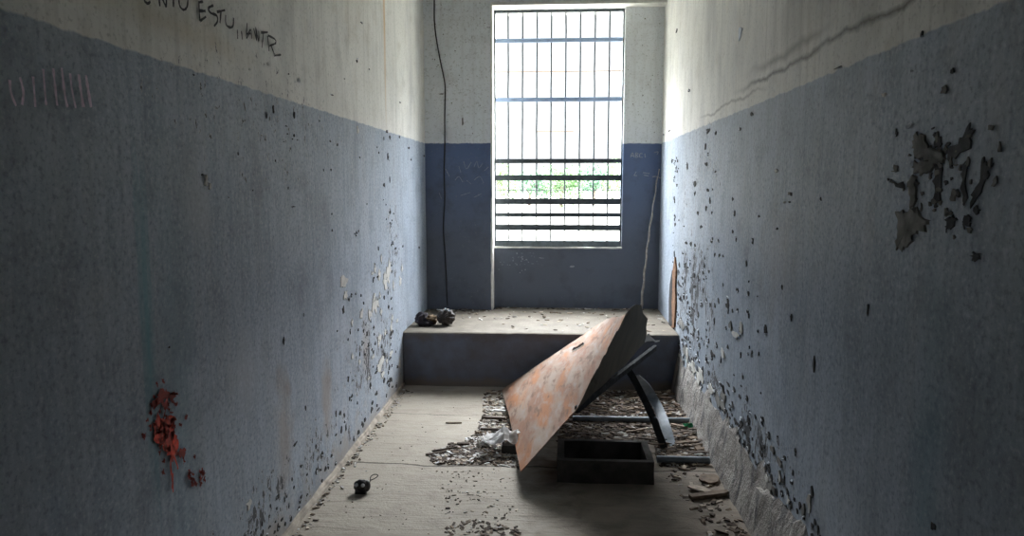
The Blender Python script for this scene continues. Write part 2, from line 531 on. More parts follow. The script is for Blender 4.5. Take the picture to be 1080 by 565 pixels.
# right foot: a thick band of bared plaster
n = N('bared_plaster_band')
fine = n.noise((55, 55, 55), 5, .65); mid = n.noise((9, 9, 5), 5, .6)
c = n.mix(n.ramp(mid, .35, .65), (.28, .26, .24), (.40, .385, .36))
c = n.mix(n.math('MULTIPLY', n.ramp(n.noise((16, 16, 7), 4), .52, .62), .65), c, (.085, .09, .105))
c = n.mix(n.math('MULTIPLY', n.ramp(fine, .6, .7), .6), c, (.07, .06, .055))
n.bump(n.math('ADD', mid, fine), .7, .015)
M['band'] = n.done(c, .9, 0, .25)
bb = skirting('baseboard_right', XR + .002, 1, Y0, PLY, .27, .055, 5)
bb.data.materials[0] = M['band']

# ------------------------------------------------------------------ marks and peeling on the walls
PL = {
    'L': (lambda u, v, e: V((XL + e, u, v)), dict(X=XL), 'Y'),
    'R': (lambda u, v, e: V((XR - e, u, v)), dict(X=XR), 'Y'),
    'P': (lambda u, v, e: V((u, YP - e, v)), dict(Y=YP), 'X'),
    'B': (lambda u, v, e: V((u, YB - e, v)), dict(Y=YB), 'X'),
}


def uv(w, x, y):
    p = at(x, y, **PL[w][1])
    return (p.y if PL[w][2] == 'Y' else p.x), p.z


def base_e(w):
    return .0026 if w in 'LR' else .0


def ribbon(bm, w, pix, width, e=.002, jit=.3):
    """a drawn stroke through photo points, on wall w"""
    P = PL[w][0]
    q = [V((*uv(w, *p), 0)) for p in pix]
    q = smooth_path(q, 4) if len(q) > 2 else [q[0].lerp(q[1], i / 4) for i in range(5)]
    L_, R_ = [], []
    for i, p in enumerate(q):
        t = (q[min(i + 1, len(q) - 1)] - q[max(i - 1, 0)]).normalized()
        s = V((-t.y, t.x, 0)) * width / 2 * (1 + random.uniform(-jit, jit))
        for lst, k in ((L_, 1), (R_, -1)):
            a = p + s * k
            lst.append(bm.verts.new(P(a.x, a.y, e + base_e(w))))
    for i in range(len(q) - 1):
        bm.faces.new((L_[i], L_[i + 1], R_[i + 1], R_[i]))


def patch(bm, w, x, y, pw, ph, e=.002, rag=.35, k=9, mi=0, lift=0.0, poly=None):
    """ragged island of pixel size pw x ph; lift tilts it off the wall"""
    P = PL[w][0]
    u0, v0 = uv(w, x, y)
    ua, _ = uv(w, x + pw / 2, y)
    _, vb = uv(w, x, y - ph / 2)
    ru, rv = abs(ua - u0), abs(vb - v0)
    vs = []
    tilt = random.uniform(0, 6.28)
    for i in range(k):
        a = i * 2 * math.pi / k + random.uniform(-.2, .2)
        r = 1 + random.uniform(-rag, rag)
        du, dv = math.cos(a) * r, math.sin(a) * r
        ee = e + base_e(w) + lift * max(0, du * math.cos(tilt) + dv * math.sin(tilt))
        vs.append((u0 + du * ru, v0 + dv * rv, ee))
    top = [bm.verts.new(P(a, b, c)) for a, b, c in vs]
    low = [bm.verts.new(P(a, b, min(c, .0))) for a, b, c in vs]
    f = bm.faces.new(top); f.material_index = mi
    for i in range(k):
        f = bm.faces.new((top[i], top[(i + 1) % k], low[(i + 1) % k], low[i])); f.material_index = mi


M['dark_hollow'] = plain('dark_hollow_plaster', (.075, .08, .085), .9, var=.4, sc=30, bump=.4)  # flat hollows of the scar, set apart by a darker colour
chips_mats = [M['exposed_shaded'], M['flake'], M['pale_plaster'], M['grey_plaster'], M['brown_plaster']]


def chip(bm, w, x, y, pw, ph, curl=True):
    """bared spot with a curl of loose paint at its edge"""
    pw *= .72; ph *= .8
    patch(bm, w, x, y, pw, ph, .0004, .5, 9, 0)
    if curl and random.random() < .45:
        patch(bm, w, x + random.uniform(-.5, .5) * pw, y + random.uniform(-.6, .6) * ph, pw * .55, ph * .4, .001, .4, 6, 1, .005)


bm = bmesh.new()
# left wall: hand-placed
for (x, y, a, b) in ((376, 64, 2.2, 5), (381, 24, 3, 1.5), (389, 73, 1.8, 2), (350, 100, 3.5, 1.5), (363, 83, 1.2, 1.5), (422, 108, 1.5, 2), (304, 78, 1, 2),
                     (288, 115, 2, 8), (281, 122, 1.5, 6), (310, 121, 2, 7), (302, 133, 4, 1.5), (348, 149, 2.5, 3), (204, 79, 3, 2), (408, 139, 3, 5),
                     (411, 145, 2, 4), (421, 144, 2, 4), (431, 156, 2, 3), (447, 164, 1.4, 3), (409, 165, 2, 8), (309, 218, 5, 1.6), (213, 184, 2.5, 2.5),
                     (405, 195, 2, 6), (379, 166, 1.5, 3), (376, 247, 2, 7), (350, 243, 1.2, 3), (378, 244, 1, 3), (417, 262, 3, 4), (414, 256, 1.5, 5), (442, 261, 1.6, 3),
                     (299, 359, 1.8, 8), (178, 366, 2, 2), (320, 332, 1.3, 3), (362, 327, 2.5, 9), (368, 315, 2, 6), (394, 345, 2, 5), (387, 352, 1.6, 6),
                     (311, 468, 6, 3.5), (322, 430, 1.2, 6)):
    chip(bm, 'L', x, y, a, b)
for i in range(26):       # the vertical crack line of chips
    x, y = random.gauss(412.5, 1.6), random.uniform(185, 420)
    chip(bm, 'L', x, y, random.uniform(.8, 2), random.uniform(2, 7))
for i in range(42):
    x, y = random.gauss(392, 18), random.gauss(350, 38)
    chip(bm, 'L', min(x, 424), y, random.uniform(.8, 1.8), random.uniform(2, 6))
for i in range(30):
    x, y = random.uniform(240, 440), random.uniform(120, 260)
    if y > 110 + (x - 270) * .307 * .8: chip(bm, 'L', x, y, random.uniform(.6, 1.3), random.uniform(1, 4), False)
for i in range(90):      # along the foot
    t = random.random()
    x = 255 + t * 165
    yb = 565 - (x - 301) * 1.277
    y = yb - abs(random.gauss(0, 26)) - 8
    chip(bm, 'L', x, y, random.uniform(1.0, 3.4), random.uniform(2, 8))
for i in range(26):       # pale bared spots
    x, y = random.gauss(404, 12), random.gauss(330, 42)
    patch(bm, 'L', min(x, 424), y, random.uniform(1.2, 3.2), random.uniform(3, 10), .0006, .6, 14, 2)
for (x, y, a, b) in ((363, 297, 7, 15), (364, 311, 5, 8), (410, 284, 5, 18), (406, 296, 5, 16), (395, 322, 5, 16), (390, 332, 4, 11), (400, 386, 5, 14), (403, 379, 4, 9), (217, 190, 5, 12),
                     (221, 197, 3, 7), (283, 68, 3.5, 3), (315, 85, 3, 3.5), (263, 73, 1.6, 2), (377, 137, 2, 9), (262, 532, 5, 10), (381, 332, 3, 12), (371, 340, 2, 8)):
    patch(bm, 'L', x, y, a * .9, b * .9, .0006, .55, 16, 2, .001)
chips_left = link('peeling_paint', bm, chips_mats, wall_left, recalc=False)
tag(chips_left, 'scattered chips of peeling paint baring pale plaster and plaster coloured shade-dark', kind='stuff')

bm = bmesh.new()
for (x, y, a, b) in ((714, 32, 2.5, 4), (727, 95, 2, 4), (747, 138, 5, 6), (755, 140, 2, 4), (744, 154, 2, 8), (793, 121, 4, 6), (781, 136, 2, 4), (706, 138, 2, 3),
                     (700, 142, 1.5, 3), (725, 175, 3, 8), (745, 173, 5, 6), (747, 162, 2, 5), (733, 194, 3, 8), (733, 204, 2, 5), (747, 200, 3, 5), (749, 211, 2.5, 8), (745, 219, 3, 7),
                     (751, 224, 2, 4), (755, 181, 2, 4), (775, 225, 2, 8), (773, 210, 2, 4), (752, 252, 2, 4), (758, 254, 2, 4), (759, 269, 3, 5), (763, 270, 2, 4),
                     (778, 306, 3, 8), (768, 319, 4, 12), (745, 293, 2, 5), (808, 348, 4, 11), (767, 322, 3, 5), (825, 303, 2, 5), (820, 241, 3, 3), (866, 210, 2, 4),
                     (1005, 75, 5, 6), (973, 35, 3, 8), (885, 71, 12, 1.6), (916, 325, 2, 16), (859, 385, 2, 18), (985, 555, 6, 10), (833, 213, 3, 2)):
    chip(bm, 'R', x, y, a, b)
for i in range(120):      # dense flaking near the platform
    x, y = random.gauss(727, 12), random.gauss(322, 42)
    if x < 711 or y > 196 + (x - 590) * 1.62 - 22: continue
    chip(bm, 'R', x, y, random.uniform(1.2, 3.2), random.uniform(2, 8))
for i in range(40):
    x, y = random.gauss(712, 2), random.uniform(160, 340)
    chip(bm, 'R', x, y, random.uniform(.7, 1.6), random.uniform(1.5, 5))
for i in range(45):
    x, y = random.gauss(768, 26), random.gauss(330, 60)
    if x < 712 or y > 196 + (x - 590) * 1.6 - 22: continue
    chip(bm, 'R', x, y, random.uniform(1, 2.6), random.uniform(2, 9))
for i in range(110):      # band over the bared foot
    t = random.random()
    x = 716 + t * 150
    y = 196 + (x - 590) * 1.42 - abs(random.gauss(0, 26)) - 2
    chip(bm, 'R', x, y, random.uniform(1.5, 4.5), random.uniform(3, 12))
for i in range(26):
    t = random.random()
    x = 716 + t * 140
    y = 196 + (x - 590) * 1.40 - abs(random.gauss(0, 18)) + 4
    patch(bm, 'R', x, y, random.uniform(2, 6), random.uniform(5, 18), .0018, .5, 9, 2 if random.random() < .35 else 3, .003)
for (x, y, a, b, m) in ((776, 352, 8, 5, 2), (782, 345, 3, 14, 2), (771, 343, 3, 9, 3), (781, 34, 4, 14, 1), (828, 213, 2, 2, 2), (820, 180, 2, 3, 2), (834, 204, 5, 4, 3), (934, 100, 3, 4, 2),
                        (962, 75, 3, 3, 1), (961, 132, 5, 6, 1), (763, 372, 4, 9, 2)):
    patch(bm, 'R', x, y, a, b, .0018, .4, 9, m, .004)
tag(link('peeling_paint', bm, chips_mats, wall_right, recalc=False), 'dense chips of peeling paint coloured shade-dark over pale plaster', kind='stuff')

# big scar on the right wall near the camera: ridges of plaster round hollows
bm = bmesh.new()
def Q(x, y): return (880 + x / 2.825, 100 + y / 2.825)
for pts, m in ((((240, 120), (262, 112), (290, 150), (330, 180), (322, 205), (285, 195), (250, 190), (236, 160)), 3),
               (((240, 200), (300, 195), (300, 225), (262, 235), (240, 225)), 3),
               (((188, 350), (215, 345), (250, 350), (282, 372), (270, 400), (250, 398), (232, 440), (205, 462), (186, 455), (194, 400)), 3),
               (((232, 240), (246, 245), (243, 330), (228, 330)), 3),
               (((246, 150), (285, 165), (280, 190), (245, 190)), 0),
               (((300, 215), (322, 205), (316, 300), (304, 335), (300, 290)), 0),
               (((385, 205), (398, 205), (394, 320), (384, 300)), 0),
               (((400, 90), (415, 110), (400, 165), (345, 195), (335, 170), (375, 140)), 0),
               (((443, 185), (468, 215), (455, 255), (415, 330), (410, 300), (438, 255)), 0),
               (((335, 365), (365, 360), (350, 400), (338, 410)), 0), (((388, 360), (405, 365), (400, 395), (386, 390)), 0),
               (((200, 370), (222, 370), (216, 430), (196, 440)), 0), (((170, 255), (205, 262), (208, 275), (178, 268)), 0),
               (((415, 460), (435, 470), (425, 490), (412, 485)), 0), (((300, 130), (318, 125), (322, 165), (306, 165)), 0)):
    lift = .004 if m == 3 else .0028
    o = [uv('R', *Q(*p)) for p in pts]
    cu, cv = sum(p[0] for p in o) / len(o), sum(p[1] for p in o) / len(o)
    dense = []
    for i in range(len(o)):
        a, b = o[i], o[(i + 1) % len(o)]
        for t in (0, .2, .4, .6, .8):
            dense.append((a[0] + (b[0] - a[0]) * t + random.uniform(-.009, .009), a[1] + (b[1] - a[1]) * t + random.uniform(-.007, .007)))
    top = [bm.verts.new(V((XR - lift - random.uniform(0, .002 if m == 3 else .0004), *p))) for p in dense]
    low = [bm.verts.new(V((XR, cu + (p[0] - cu) * 1.08, cv + (p[1] - cv) * 1.06))) for p in dense]
    cen = bm.verts.new(V((XR - lift - (.004 if m == 3 else 0), cu, cv)))
    k = len(dense)
    for i in range(k):
        f = bm.faces.new((top[i], top[(i + 1) % k], cen)); f.material_index = m
        f = bm.faces.new((top[i], top[(i + 1) % k], low[(i + 1) % k], low[i])); f.material_index = m
for i in range(60):
    x, y = random.gauss(985, 26), random.gauss(190, 32)
    patch(bm, 'R', x, y, random.uniform(1.5, 6), random.uniform(2, 10), .0008, .6, 9, random.choice((0, 3, 3)))
tag(link('plaster_scar', bm, [M['dark_hollow']] + chips_mats[1:], wall_right, recalc=False), 'ragged grey scar of broken plaster high near the picture edge')

# brown gouge where the plaster has fallen beside the platform
bm = bmesh.new()
for pts, m, lf in ((((713, 271), (714.5, 285), (713.5, 300), (714, 320), (712.5, 345), (709.5, 346), (709.5, 325), (708.5, 305), (710.5, 288)), 4, .012),
                   (((710.5, 285), (711, 300), (710, 318), (710.5, 343), (707, 345), (707, 318), (708, 300)), 0, .013)):
    o = [uv('R', *p) for p in pts]
    top = [bm.verts.new(V((XR - lf, *p))) for p in o]
    low = [bm.verts.new(V((XR, *p))) for p in o]
    f = bm.faces.new(top); f.material_index = m
    for i in range(len(o)):
        f = bm.faces.new((top[i], top[(i + 1) % len(o)], low[(i + 1) % len(o)], low[i])); f.material_index = m
tag(link('brick_gouge', bm, chips_mats, wall_right), 'narrow brown gouge baring brick beside the platform')

# handwriting
bm = bmesh.new()
def G(x, y): return (130 + x / 6.0, y / 6.0)
for s in (((165, -30), (130, -20), (125, 5), (145, 22), (162, 10)),
          ((212, -60), (222, 40)), ((215, -60), (262, 46)), ((262, 46), (266, -60)),
          ((308, -60), (308, 44)),
          ((345, -40), (346, 30), (372, 62), (396, 38), (398, -40), (370, -65), (345, -40)),
          ((470, 10), (472, 70), (476, 134)), ((468, 15), (496, 10)), ((472, 68), (512, 70)), ((478, 132), (516, 105)),
          ((562, 34), (530, 52), (545, 82), (582, 98), (588, 135), (566, 166)),
          ((584, 76), (636, 64)), ((610, 72), (604, 146)),
          ((640, 95), (641, 150), (662, 172), (686, 165), (690, 112)),
          ((714, 188), (716, 246)), ((740, 196), (746, 250)),
          ((776, 146), (772, 242), (798, 186), (806, 244)), ((772, 214), (800, 212)),
          ((818, 180), (838, 256), (830, 175), (850, 262), (850, 196)),
          ((864, 206), (908, 204)), ((880, 208), (870, 302)),
          ((906, 226), (916, 324)), ((908, 224), (950, 246), (958, 272), (918, 290)), ((930, 292), (950, 345)),
          ((948, 352), (992, 346))):
    ribbon(bm, 'L', [G(*p) for p in s], .0085)
tag(link('graffiti_writing', bm, M['marker'], wall_left, recalc=False), 'black handwritten capitals on the pale upper wall')
bm = bmesh.new()
def H(x, y): return (x / 8.69, 60 + y / 8.69)
for s, w in ((((470, 105), (480, 200), (492, 320), (508, 446)), .010), (((548, 100), (560, 200), (578, 350), (602, 462)), .012), (((625, 150), (642, 300), (678, 470)), .010),
             (((706, 160), (720, 280), (748, 460)), .014), (((772, 168), (790, 290), (818, 462)), .014), (((378, 110), (394, 320), (406, 442)), .010),
             (((285, 180), (296, 320), (306, 460)), .009), (((165, 185), (196, 320), (184, 440)), .009), (((70, 210), (82, 330), (130, 450)), .009)):
    ribbon(bm, 'L', [H(*p) for p in s], w * .75)
tag(link('tally_marks', bm, M['chalk'], wall_left, recalc=False), 'row of pinkish chalk tally strokes on the dark dado')

# red splash
bm = bmesh.new()
def S(x, y): return (140 + x / 4.52, 395 + y / 4.52)
def blotch(pts, m, e=.0015):
    o = [uv('L', *S(*p)) for p in pts]
    dense = []
    for i in range(len(o)):
        a, b = o[i], o[(i + 1) % len(o)]
        for t in (0, .25, .5, .75):
            j = .008
            dense.append((a[0] + (b[0] - a[0]) * t + random.uniform(-j, j), a[1] + (b[1] - a[1]) * t + random.uniform(-j, j)))
    cu, cv = sum(p[0] for p in dense) / len(dense), sum(p[1] for p in dense) / len(dense)
    c_ = bm.verts.new(V((XL + e + .0026, cu, cv)))
    vs = [bm.verts.new(V((XL + e + .0026, *p))) for p in dense]
    for i in range(len(vs)):
        bm.faces.new((vs[i], vs[(i + 1) % len(vs)], c_)).material_index = m
blotch(((105, 188), (140, 205), (182, 188), (197, 210), (184, 240), (200, 290), (216, 330), (192, 388), (168, 380), (138, 340), (98, 300), (88, 250), (108, 220)), 0)
blotch(((98, 100), (140, 66), (160, 85), (206, 90), (200, 108), (165, 118), (130, 120)), 1)
blotch(((105, 118), (128, 122), (118, 150), (90, 162), (70, 150)), 1)
blotch(((130, 130), (160, 120), (165, 165), (150, 172), (145, 150), (130, 152)), 1)
blotch(((140, 335), (175, 345), (196, 385), (188, 412), (168, 386)), 0, .002)
for i in range(26):
    x, y = random.gauss(148, 26), random.gauss(260, 60)
    blotch(((x, y), (x + 10, y + 2), (x + 13, y + 16), (x + 3, y + 13)), 1, .0026)
blotch(((72, 235), (86, 240), (84, 262), (70, 260)), 1)
blotch(((40, 278), (58, 275), (56, 302), (44, 306)), 1)
blotch(((195, 370), (245, 340), (240, 385), (215, 398)), 1)
blotch(((235, 385), (248, 400), (240, 425), (232, 410)), 1)
for i in range(14):
    x, y = random.uniform(255, 330), random.uniform(430, 520)
    blotch(((x, y), (x + 9, y + 3), (x + 13, y + 22), (x + 3, y + 18)), 1)
for i in range(40):
    x, y = random.gauss(145, 40), random.gauss(230, 90)
    blotch(((x, y), (x + 6, y + 1), (x + 7, y + 9), (x + 1, y + 7)), 1)
for a in (((176, 380), (174, 440), (182, 500), (180, 545)), ((190, 390), (205, 430), (208, 450)), ((183, 470), (186, 560))):
    ribbon(bm, 'L', [S(*p) for p in a], .007)
tag(link('red_paint_splash', bm, [M['red'], M['red_dark']], wall_left, recalc=False), 'red paint splash with thin drips low on the wall')

# scratched writing on the end wall
bm = bmesh.new()
for s in (((665, 166), (667, 161), (669, 166)), ((666, 164.2), (669, 164.2)), ((670.5, 161), (670.5, 166), (673, 165), (671, 163.5), (673, 162), (670.5, 161)),
          ((677.5, 162), (675, 162), (674.6, 165.5), (677.8, 165.8)), ((680, 162), (680.5, 166)), ((671, 181), (669, 185), (672, 185)),
          ((678, 182), (685, 183)), ((679, 184.5), (684, 185.5)), ((688, 186.5), (692, 186), (697, 188)), ((690, 161), (694, 160), (693, 163))):
    ribbon(bm, 'B', s, .007, .0015)
for s in (((484, 175), (486, 182)), ((489, 170), (492, 178), (497, 171)), ((500, 176), (503, 170), (505, 177), (509, 172)), ((480, 190), (484, 186), (488, 192)), ((492, 190), (497, 194)),
          ((470, 178), (474, 186)), ((500, 190), (506, 186), (510, 193)), ((486, 206), (496, 203)), ((500, 208), (508, 204)), ((463, 203), (466, 210)), ((511, 180), (515, 176))):
    ribbon(bm, 'P', s, .004, .0015)
for (x, y, a, b) in ((551, 273, 2, 2), (571, 272, 4, 1.5), (604, 281, 5, 2), (465, 319, 4, 4)):
    patch(bm, 'B', x, y, a, b, .0015, .5)
for i in range(50):
    x, y = random.gauss(545, 16), random.gauss(274, 7)
    if y > 264 and x > 523: patch(bm, 'B', x, y, random.uniform(.5, 2), random.uniform(.4, 1.2), .0015, .5)
tag(link('scratched_writing', bm, M['scratch'], wall_back, recalc=False), 'thin pale scratches and letters in the blue paint')
bm = bmesh.new()
for i in range(45):
    x, y = random.uniform(456, 517), random.uniform(2, 150)
    patch(bm, 'P', x, y, random.uniform(.4, 1.6), random.uniform(.4, 1.6), .001, .5)
patch(bm, 'P', 488, 127, 2, 9, .001, .5); patch(bm, 'P', 466, 99, 6, 2, .001, .5)
for i in range(25):
    x, y = random.uniform(662, 696), random.uniform(12, 150)
    patch(bm, 'B', x, y, random.uniform(.4, 1.4), random.uniform(.4, 1.4), .001, .5)
tag(link('peeling_paint', bm, M['grey_plaster'], wall_back, recalc=False), kind='stuff')

# ------------------------------------------------------------------ raised platform
bm = bmesh.new()
def plat_d(p):
    return rough(p, 3, .004) + rough(p, 12, .003)
nu = 90
rows = []
prof = [(PLY + .004, 0 - .02), (PLY, .12), (PLY, .26), (PLY, PLZ - .02), (PLY + .004, PLZ - .006), (PLY + .016, PLZ), (PLY + .10, PLZ), (PLY + .4, PLZ), (PLY + .8, PLZ), (YP - .002, PLZ)]
for i in range(nu + 1):
    x = XL + .004 + (XR - XL - .008) * i / nu
    row = []
    for j, (y, z) in enumerate(prof):
        if j == 9 and x > WX0 + .01: y = YB - .002
        p = V((x, y, z))
        ed = 1.8 if j in (3, 4, 5) else 1
        row.append(bm.verts.new(p + V((0, plat_d(p) * ed if j < 6 else 0, (plat_d(p + V((5, 0, 0))) if 2 < j < 9 else 0)))))
    rows.append(row)
for i in range(nu):
    for j in range(len(prof) - 1):
        bm.faces.new((rows[i][j], rows[i + 1][j], rows[i + 1][j + 1], rows[i][j + 1]))
# crumbs on its top
link_ = link('concrete_platform', bm, M['platform'], recalc=False)
tag(link_, 'raised concrete platform with dark blue front and dusty top below the barred window', 'platform')

# ------------------------------------------------------------------ window grille
win = tag(empty('window_1', (0, YB + .05, WZ0)), kind='structure')
YG = YB + .06
def zpix(y): return at(590, y, Y=YG).z
bm = bmesh.new()
box(bm, (WX0 + .004, YG - .015, WZ0 + .04), (WX0 + .016, YG + .02, WZ1 - .01))
box(bm, (WX1 - .014, YG - .015, WZ0 + .04), (WX1 - .002, YG + .02, WZ1 - .01))
box(bm, (WX0 + .004, YG - .015, WZ1 - .025), (WX1 - .002, YG + .02, WZ1 - .005))
link('window_frame', bm, M['bar_dark'], win)
bm = bmesh.new()
box(bm, (WX0 + .004, YG - .022, zpix(261)), (WX1 - .002, YG + .022, zpix(253.5)))
bmesh.ops.bevel(bm, geom=bm.edges[:], offset=.004, segments=1)
tag(link('bottom_rail', bm, M['bar_dark'], win))
bm = bmesh.new()
slab_grid(bm, (WX0, YB - .012, WZ0 + .004), (WX1 - WX0 + .004, 0, 0), (0, YO - YB + .01, 0), 40, 6, lambda p, a, b: V((0, rough(p, 14, .005) if b < .1 else 0, rough(p, 9, .004))))
slab_grid(bm, (WX0, YB - .012, WZ0 - .008), (WX1 - WX0 + .004, 0, 0), (0, 0, .013), 40, 1, lambda p, a, b: V((0, rough(p, 14, .005), rough(p, 14, .004))))
link('window_sill', bm, M['white_edge'], win, recalc=False)
xs = [521.2, 536.3, 551.6, 567.1, 582.4, 598, 613.3, 628.6, 643.9, 658.6]
for i in range(1, 9):
    bm = bmesh.new()
    x = WX0 + (WX1 - WX0) * i / 9
    pts = [(x + rough(V((i, k, 0)), .8, .004), YG + .008, WZ0 + .01 + (WZ1 - WZ0 - .02) * k / 12) for k in range(13)]
    tube(bm, pts, .0072, 8)
    link('vertical_bar', bm, M['bar_dark'], win, True)
for y, hgt, m in ((42.5, 4.4, 'bar_glare'), (105, 4.4, 'bar_glare'), (169.7, 4.6, 'bar_dark'), (187.4, 5.8, 'bar_dark'), (212.3, 6.4, 'bar_dark'), (226.4, 4.4, 'bar_dark'), (239.8, 6.2, 'bar_dark')):
    bm = bmesh.new()
    box(bm, (WX0 + .006, YG - .008, zpix(y + hgt / 2)), (WX1 - .004, YG - .001, zpix(y - hgt / 2)))
    o = link('flat_bar', bm, M[m], win)
    if m == 'bar_glare': o['label'] = 'flat bar with window glare painted on in pale blue'
for y, x0, x1, m in ((75, 521, 657, 'bar_rust'), (138.5, 566, 605, 'bar_rust'), (200.5, 521, 656, 'bar_dark')):
    bm = bmesh.new()
    a, b = at(x0, y, Y=YG + .018).x, at(x1, y, Y=YG + .018).x
    tube(bm, [(a, YG + .018, zpix(y)), ((a + b) / 2, YG + .018, zpix(y) - .001), (b, YG + .018, zpix(y))], .0035, 6)
    o = link('thin_rod', bm, M[m], win)
    if m == 'bar_rust': o['label'] = 'thin rusty rod'

# ------------------------------------------------------------------ cable and stick
bm = bmesh.new()
pix = [(458, -40), (458, 0), (458.5, 28), (463.5, 60), (468.5, 84), (469.5, 96), (469, 122), (469, 152), (468.3, 180), (469, 210), (467.6, 240), (469.2, 265), (470.5, 289), (471, 306), (472, 322)]
pts = [at(x, y, Y=YP - .006) for x, y in pix]
pts[0] = V((pts[0].x, YP - .006, ZC - .002))
tube(bm, smooth_path(pts, 4), .0055, 7)
tag(link('electrical_cable', bm, M['rubber'], smooth=True), 'black cable running down the left part of the end wall', 'cable')

bm = bmesh.new()
a = at(676, 327, Z=PLZ + .006); b = V((at(695, 178, Y=YB - .02).x, YB - .02, at(695, 178, Y=YB - .02).z))
pts = []
for i in range(25):
    t = i / 24
    p = a.lerp(b, t)
    p += V((math.sin(t * 40) * .004, 0, 0)) + V((-.015 * math.sin(t * math.pi), -.01 * math.sin(t * math.pi), 0))
    pts.append(p)
tube(bm, pts, [.011 - .006 * i / 24 + .0015 * math.sin(i * 2.1) for i in range(25)], 7)
tag(link('wooden_stick', bm, M['twig'], smooth=True), 'thin pale stick leaning in the right corner beside the window', 'stick')

# ------------------------------------------------------------------ bent metal sheet on its broken frame
import numpy as np
sheet_root = empty('bent_metal_sheet', at(549, 505, Z=0))
tag(sheet_root, 'large rusty metal sheet folded along a crease, propped up on bent steel legs', 'metal sheet')
A_, B_, C3, Q_, T3 = (529, 411, 5.25), (640, 336, 5.05), (661, 330.5, 3.9), (609, 430, 3.6), (549, 497, 3.5)
E_, F_, G_ = (675, 321, 4.2), (683, 338, 4.4), (679, 361, 4.5)


def between(p, q, t):
    """point on the straight 3-D edge p-q, given by its place in the photo"""
    return (p[0] + (q[0] - p[0]) * t, p[1] + (q[1] - p[1]) * t, 1 / ((1 - t) / p[2] + t / q[2]))


def surface(ctrl):
    """smooth bent surface through control points (thin-plate spline)"""
    P_ = np.array([[c_[0] / 100, c_[1] / 100] for c_ in ctrl]); h_ = np.array([1 / c_[2] for c_ in ctrl])
    k_ = lambda r_: np.where(r_ > 0, r_ ** 2 * np.log(np.maximum(r_, 1e-9)), 0)
    n_ = len(P_)
    K = k_(np.linalg.norm(P_[:, None] - P_[None], axis=2)) + np.eye(n_) * 1e-5
    Q = np.hstack([np.ones((n_, 1)), P_])
    Am = np.block([[K, Q], [Q.T, np.zeros((3, 3))]])
    w_ = np.linalg.solve(Am, np.concatenate([h_, np.zeros(3)]))
    def f(x, y):
        r_ = np.linalg.norm(P_ - np.array([x / 100, y / 100]), axis=1)
        return 1 / float((k_(r_) * w_[:n_]).sum() + w_[n_] + w_[n_ + 1] * x / 100 + w_[n_ + 2] * y / 100)
    return f


crease = [between(Q_, C3, t) for t in (.12, .25, .37, .5, .62, .75, .88)]
f_sheet = surface([A_, B_, C3, Q_, T3] + crease + [between(A_, B_, .5), between(T3, Q_, .5), between(A_, T3, .5)])
f_flap = surface([Q_, C3, E_, F_, G_] + crease + [between(Q_, G_, .5)])


def depth_at(f, x, y):
    """keep the crease exactly shared by both faces"""
    ax, ay, bx, by = Q_[0], Q_[1], C3[0], C3[1]
    t = ((x - ax) * (bx - ax) + (y - ay) * (by - ay)) / ((bx - ax) ** 2 + (by - ay) ** 2)
    d = abs((x - ax) * (by - ay) - (y - ay) * (bx - ax)) / math.hypot(bx - ax, by - ay)
    k = 1 if d < .6 and -.02 < t < 1.02 else 0
    return f(x, y) * (1 - k) + between(Q_, C3, min(1, max(0, t)))[2] * k


def plate(name, pix, holes, f, mat, thick=.004, warp=.006, step=5.0, rag=0.0):
    def ring(pp, ragged, seg=4.0):
        out = []
        for i in range(len(pp)):
            a_, b_ = V(pp[i]), V(pp[(i + 1) % len(pp)])
            k = max(1, int((b_ - a_).length / seg))
            for j in range(k):
                p = a_.lerp(b_, j / k)
                if j and ragged and not {tuple(pp[i]), tuple(pp[(i + 1) % len(pp)])} == {(661, 330.5), (609, 430)}: p += V((random.uniform(-1, 1), random.uniform(-1, 1))) * ragged
                out.append(p)
        return out
    outer = ring(pix, rag); inner = [ring(h_, 0) for h_ in holes]
    def inside(p, poly):
        c_ = False
        for i in range(len(poly)):
            a_, b_ = poly[i], poly[i - 1]
            if (a_.y > p.y) != (b_.y > p.y) and p.x < (b_.x - a_.x) * (p.y - a_.y) / (b_.y - a_.y) + a_.x: c_ = not c_
        return c_
    vs = list(outer); n0 = len(outer)
    es = [(i, (i + 1) % n0) for i in range(n0)]
    for h_ in inner:
        s0 = len(vs); vs += h_
        es += [(s0 + i, s0 + (i + 1) % len(h_)) for i in range(len(h_))]
    x = min(p.x for p in outer)
    while x < max(p.x for p in outer):
        y = min(p.y for p in outer)
        while y < max(p.y for p in outer):
            p = V((x, y))
            if inside(p, outer) and min((p - q).length for q in outer) > step * .4: vs.append(p)
            y += step
        x += step
    res = delaunay_2d_cdt(vs, es, [], 0, 1e-6)
    bm = bmesh.new()
    top = []
    for p in res[0]:
        w_ = at(p.x, p.y, Y=depth_at(f, p.x, p.y))
        los = (w_ - EYE).normalized()
        top.append(bm.verts.new(w_ + los * warp * noise.noise(w_ * 5)))
    for fc in res[2]:
        cpt = sum((res[0][i] for i in fc), V((0, 0))) / len(fc)
        if not inside(cpt, outer) or any(inside(cpt, h_) for h_ in inner): continue
        try: bm.faces.new([top[i] for i in fc])
        except ValueError: pass
    bmesh.ops.delete(bm, geom=[v_ for v_ in bm.verts if not v_.link_faces], context='VERTS')
    bmesh.ops.recalc_face_normals(bm, faces=bm.faces)
    bmesh.ops.solidify(bm, geom=bm.faces[:], thickness=thick)
    return link(name, bm, mat, sheet_root)


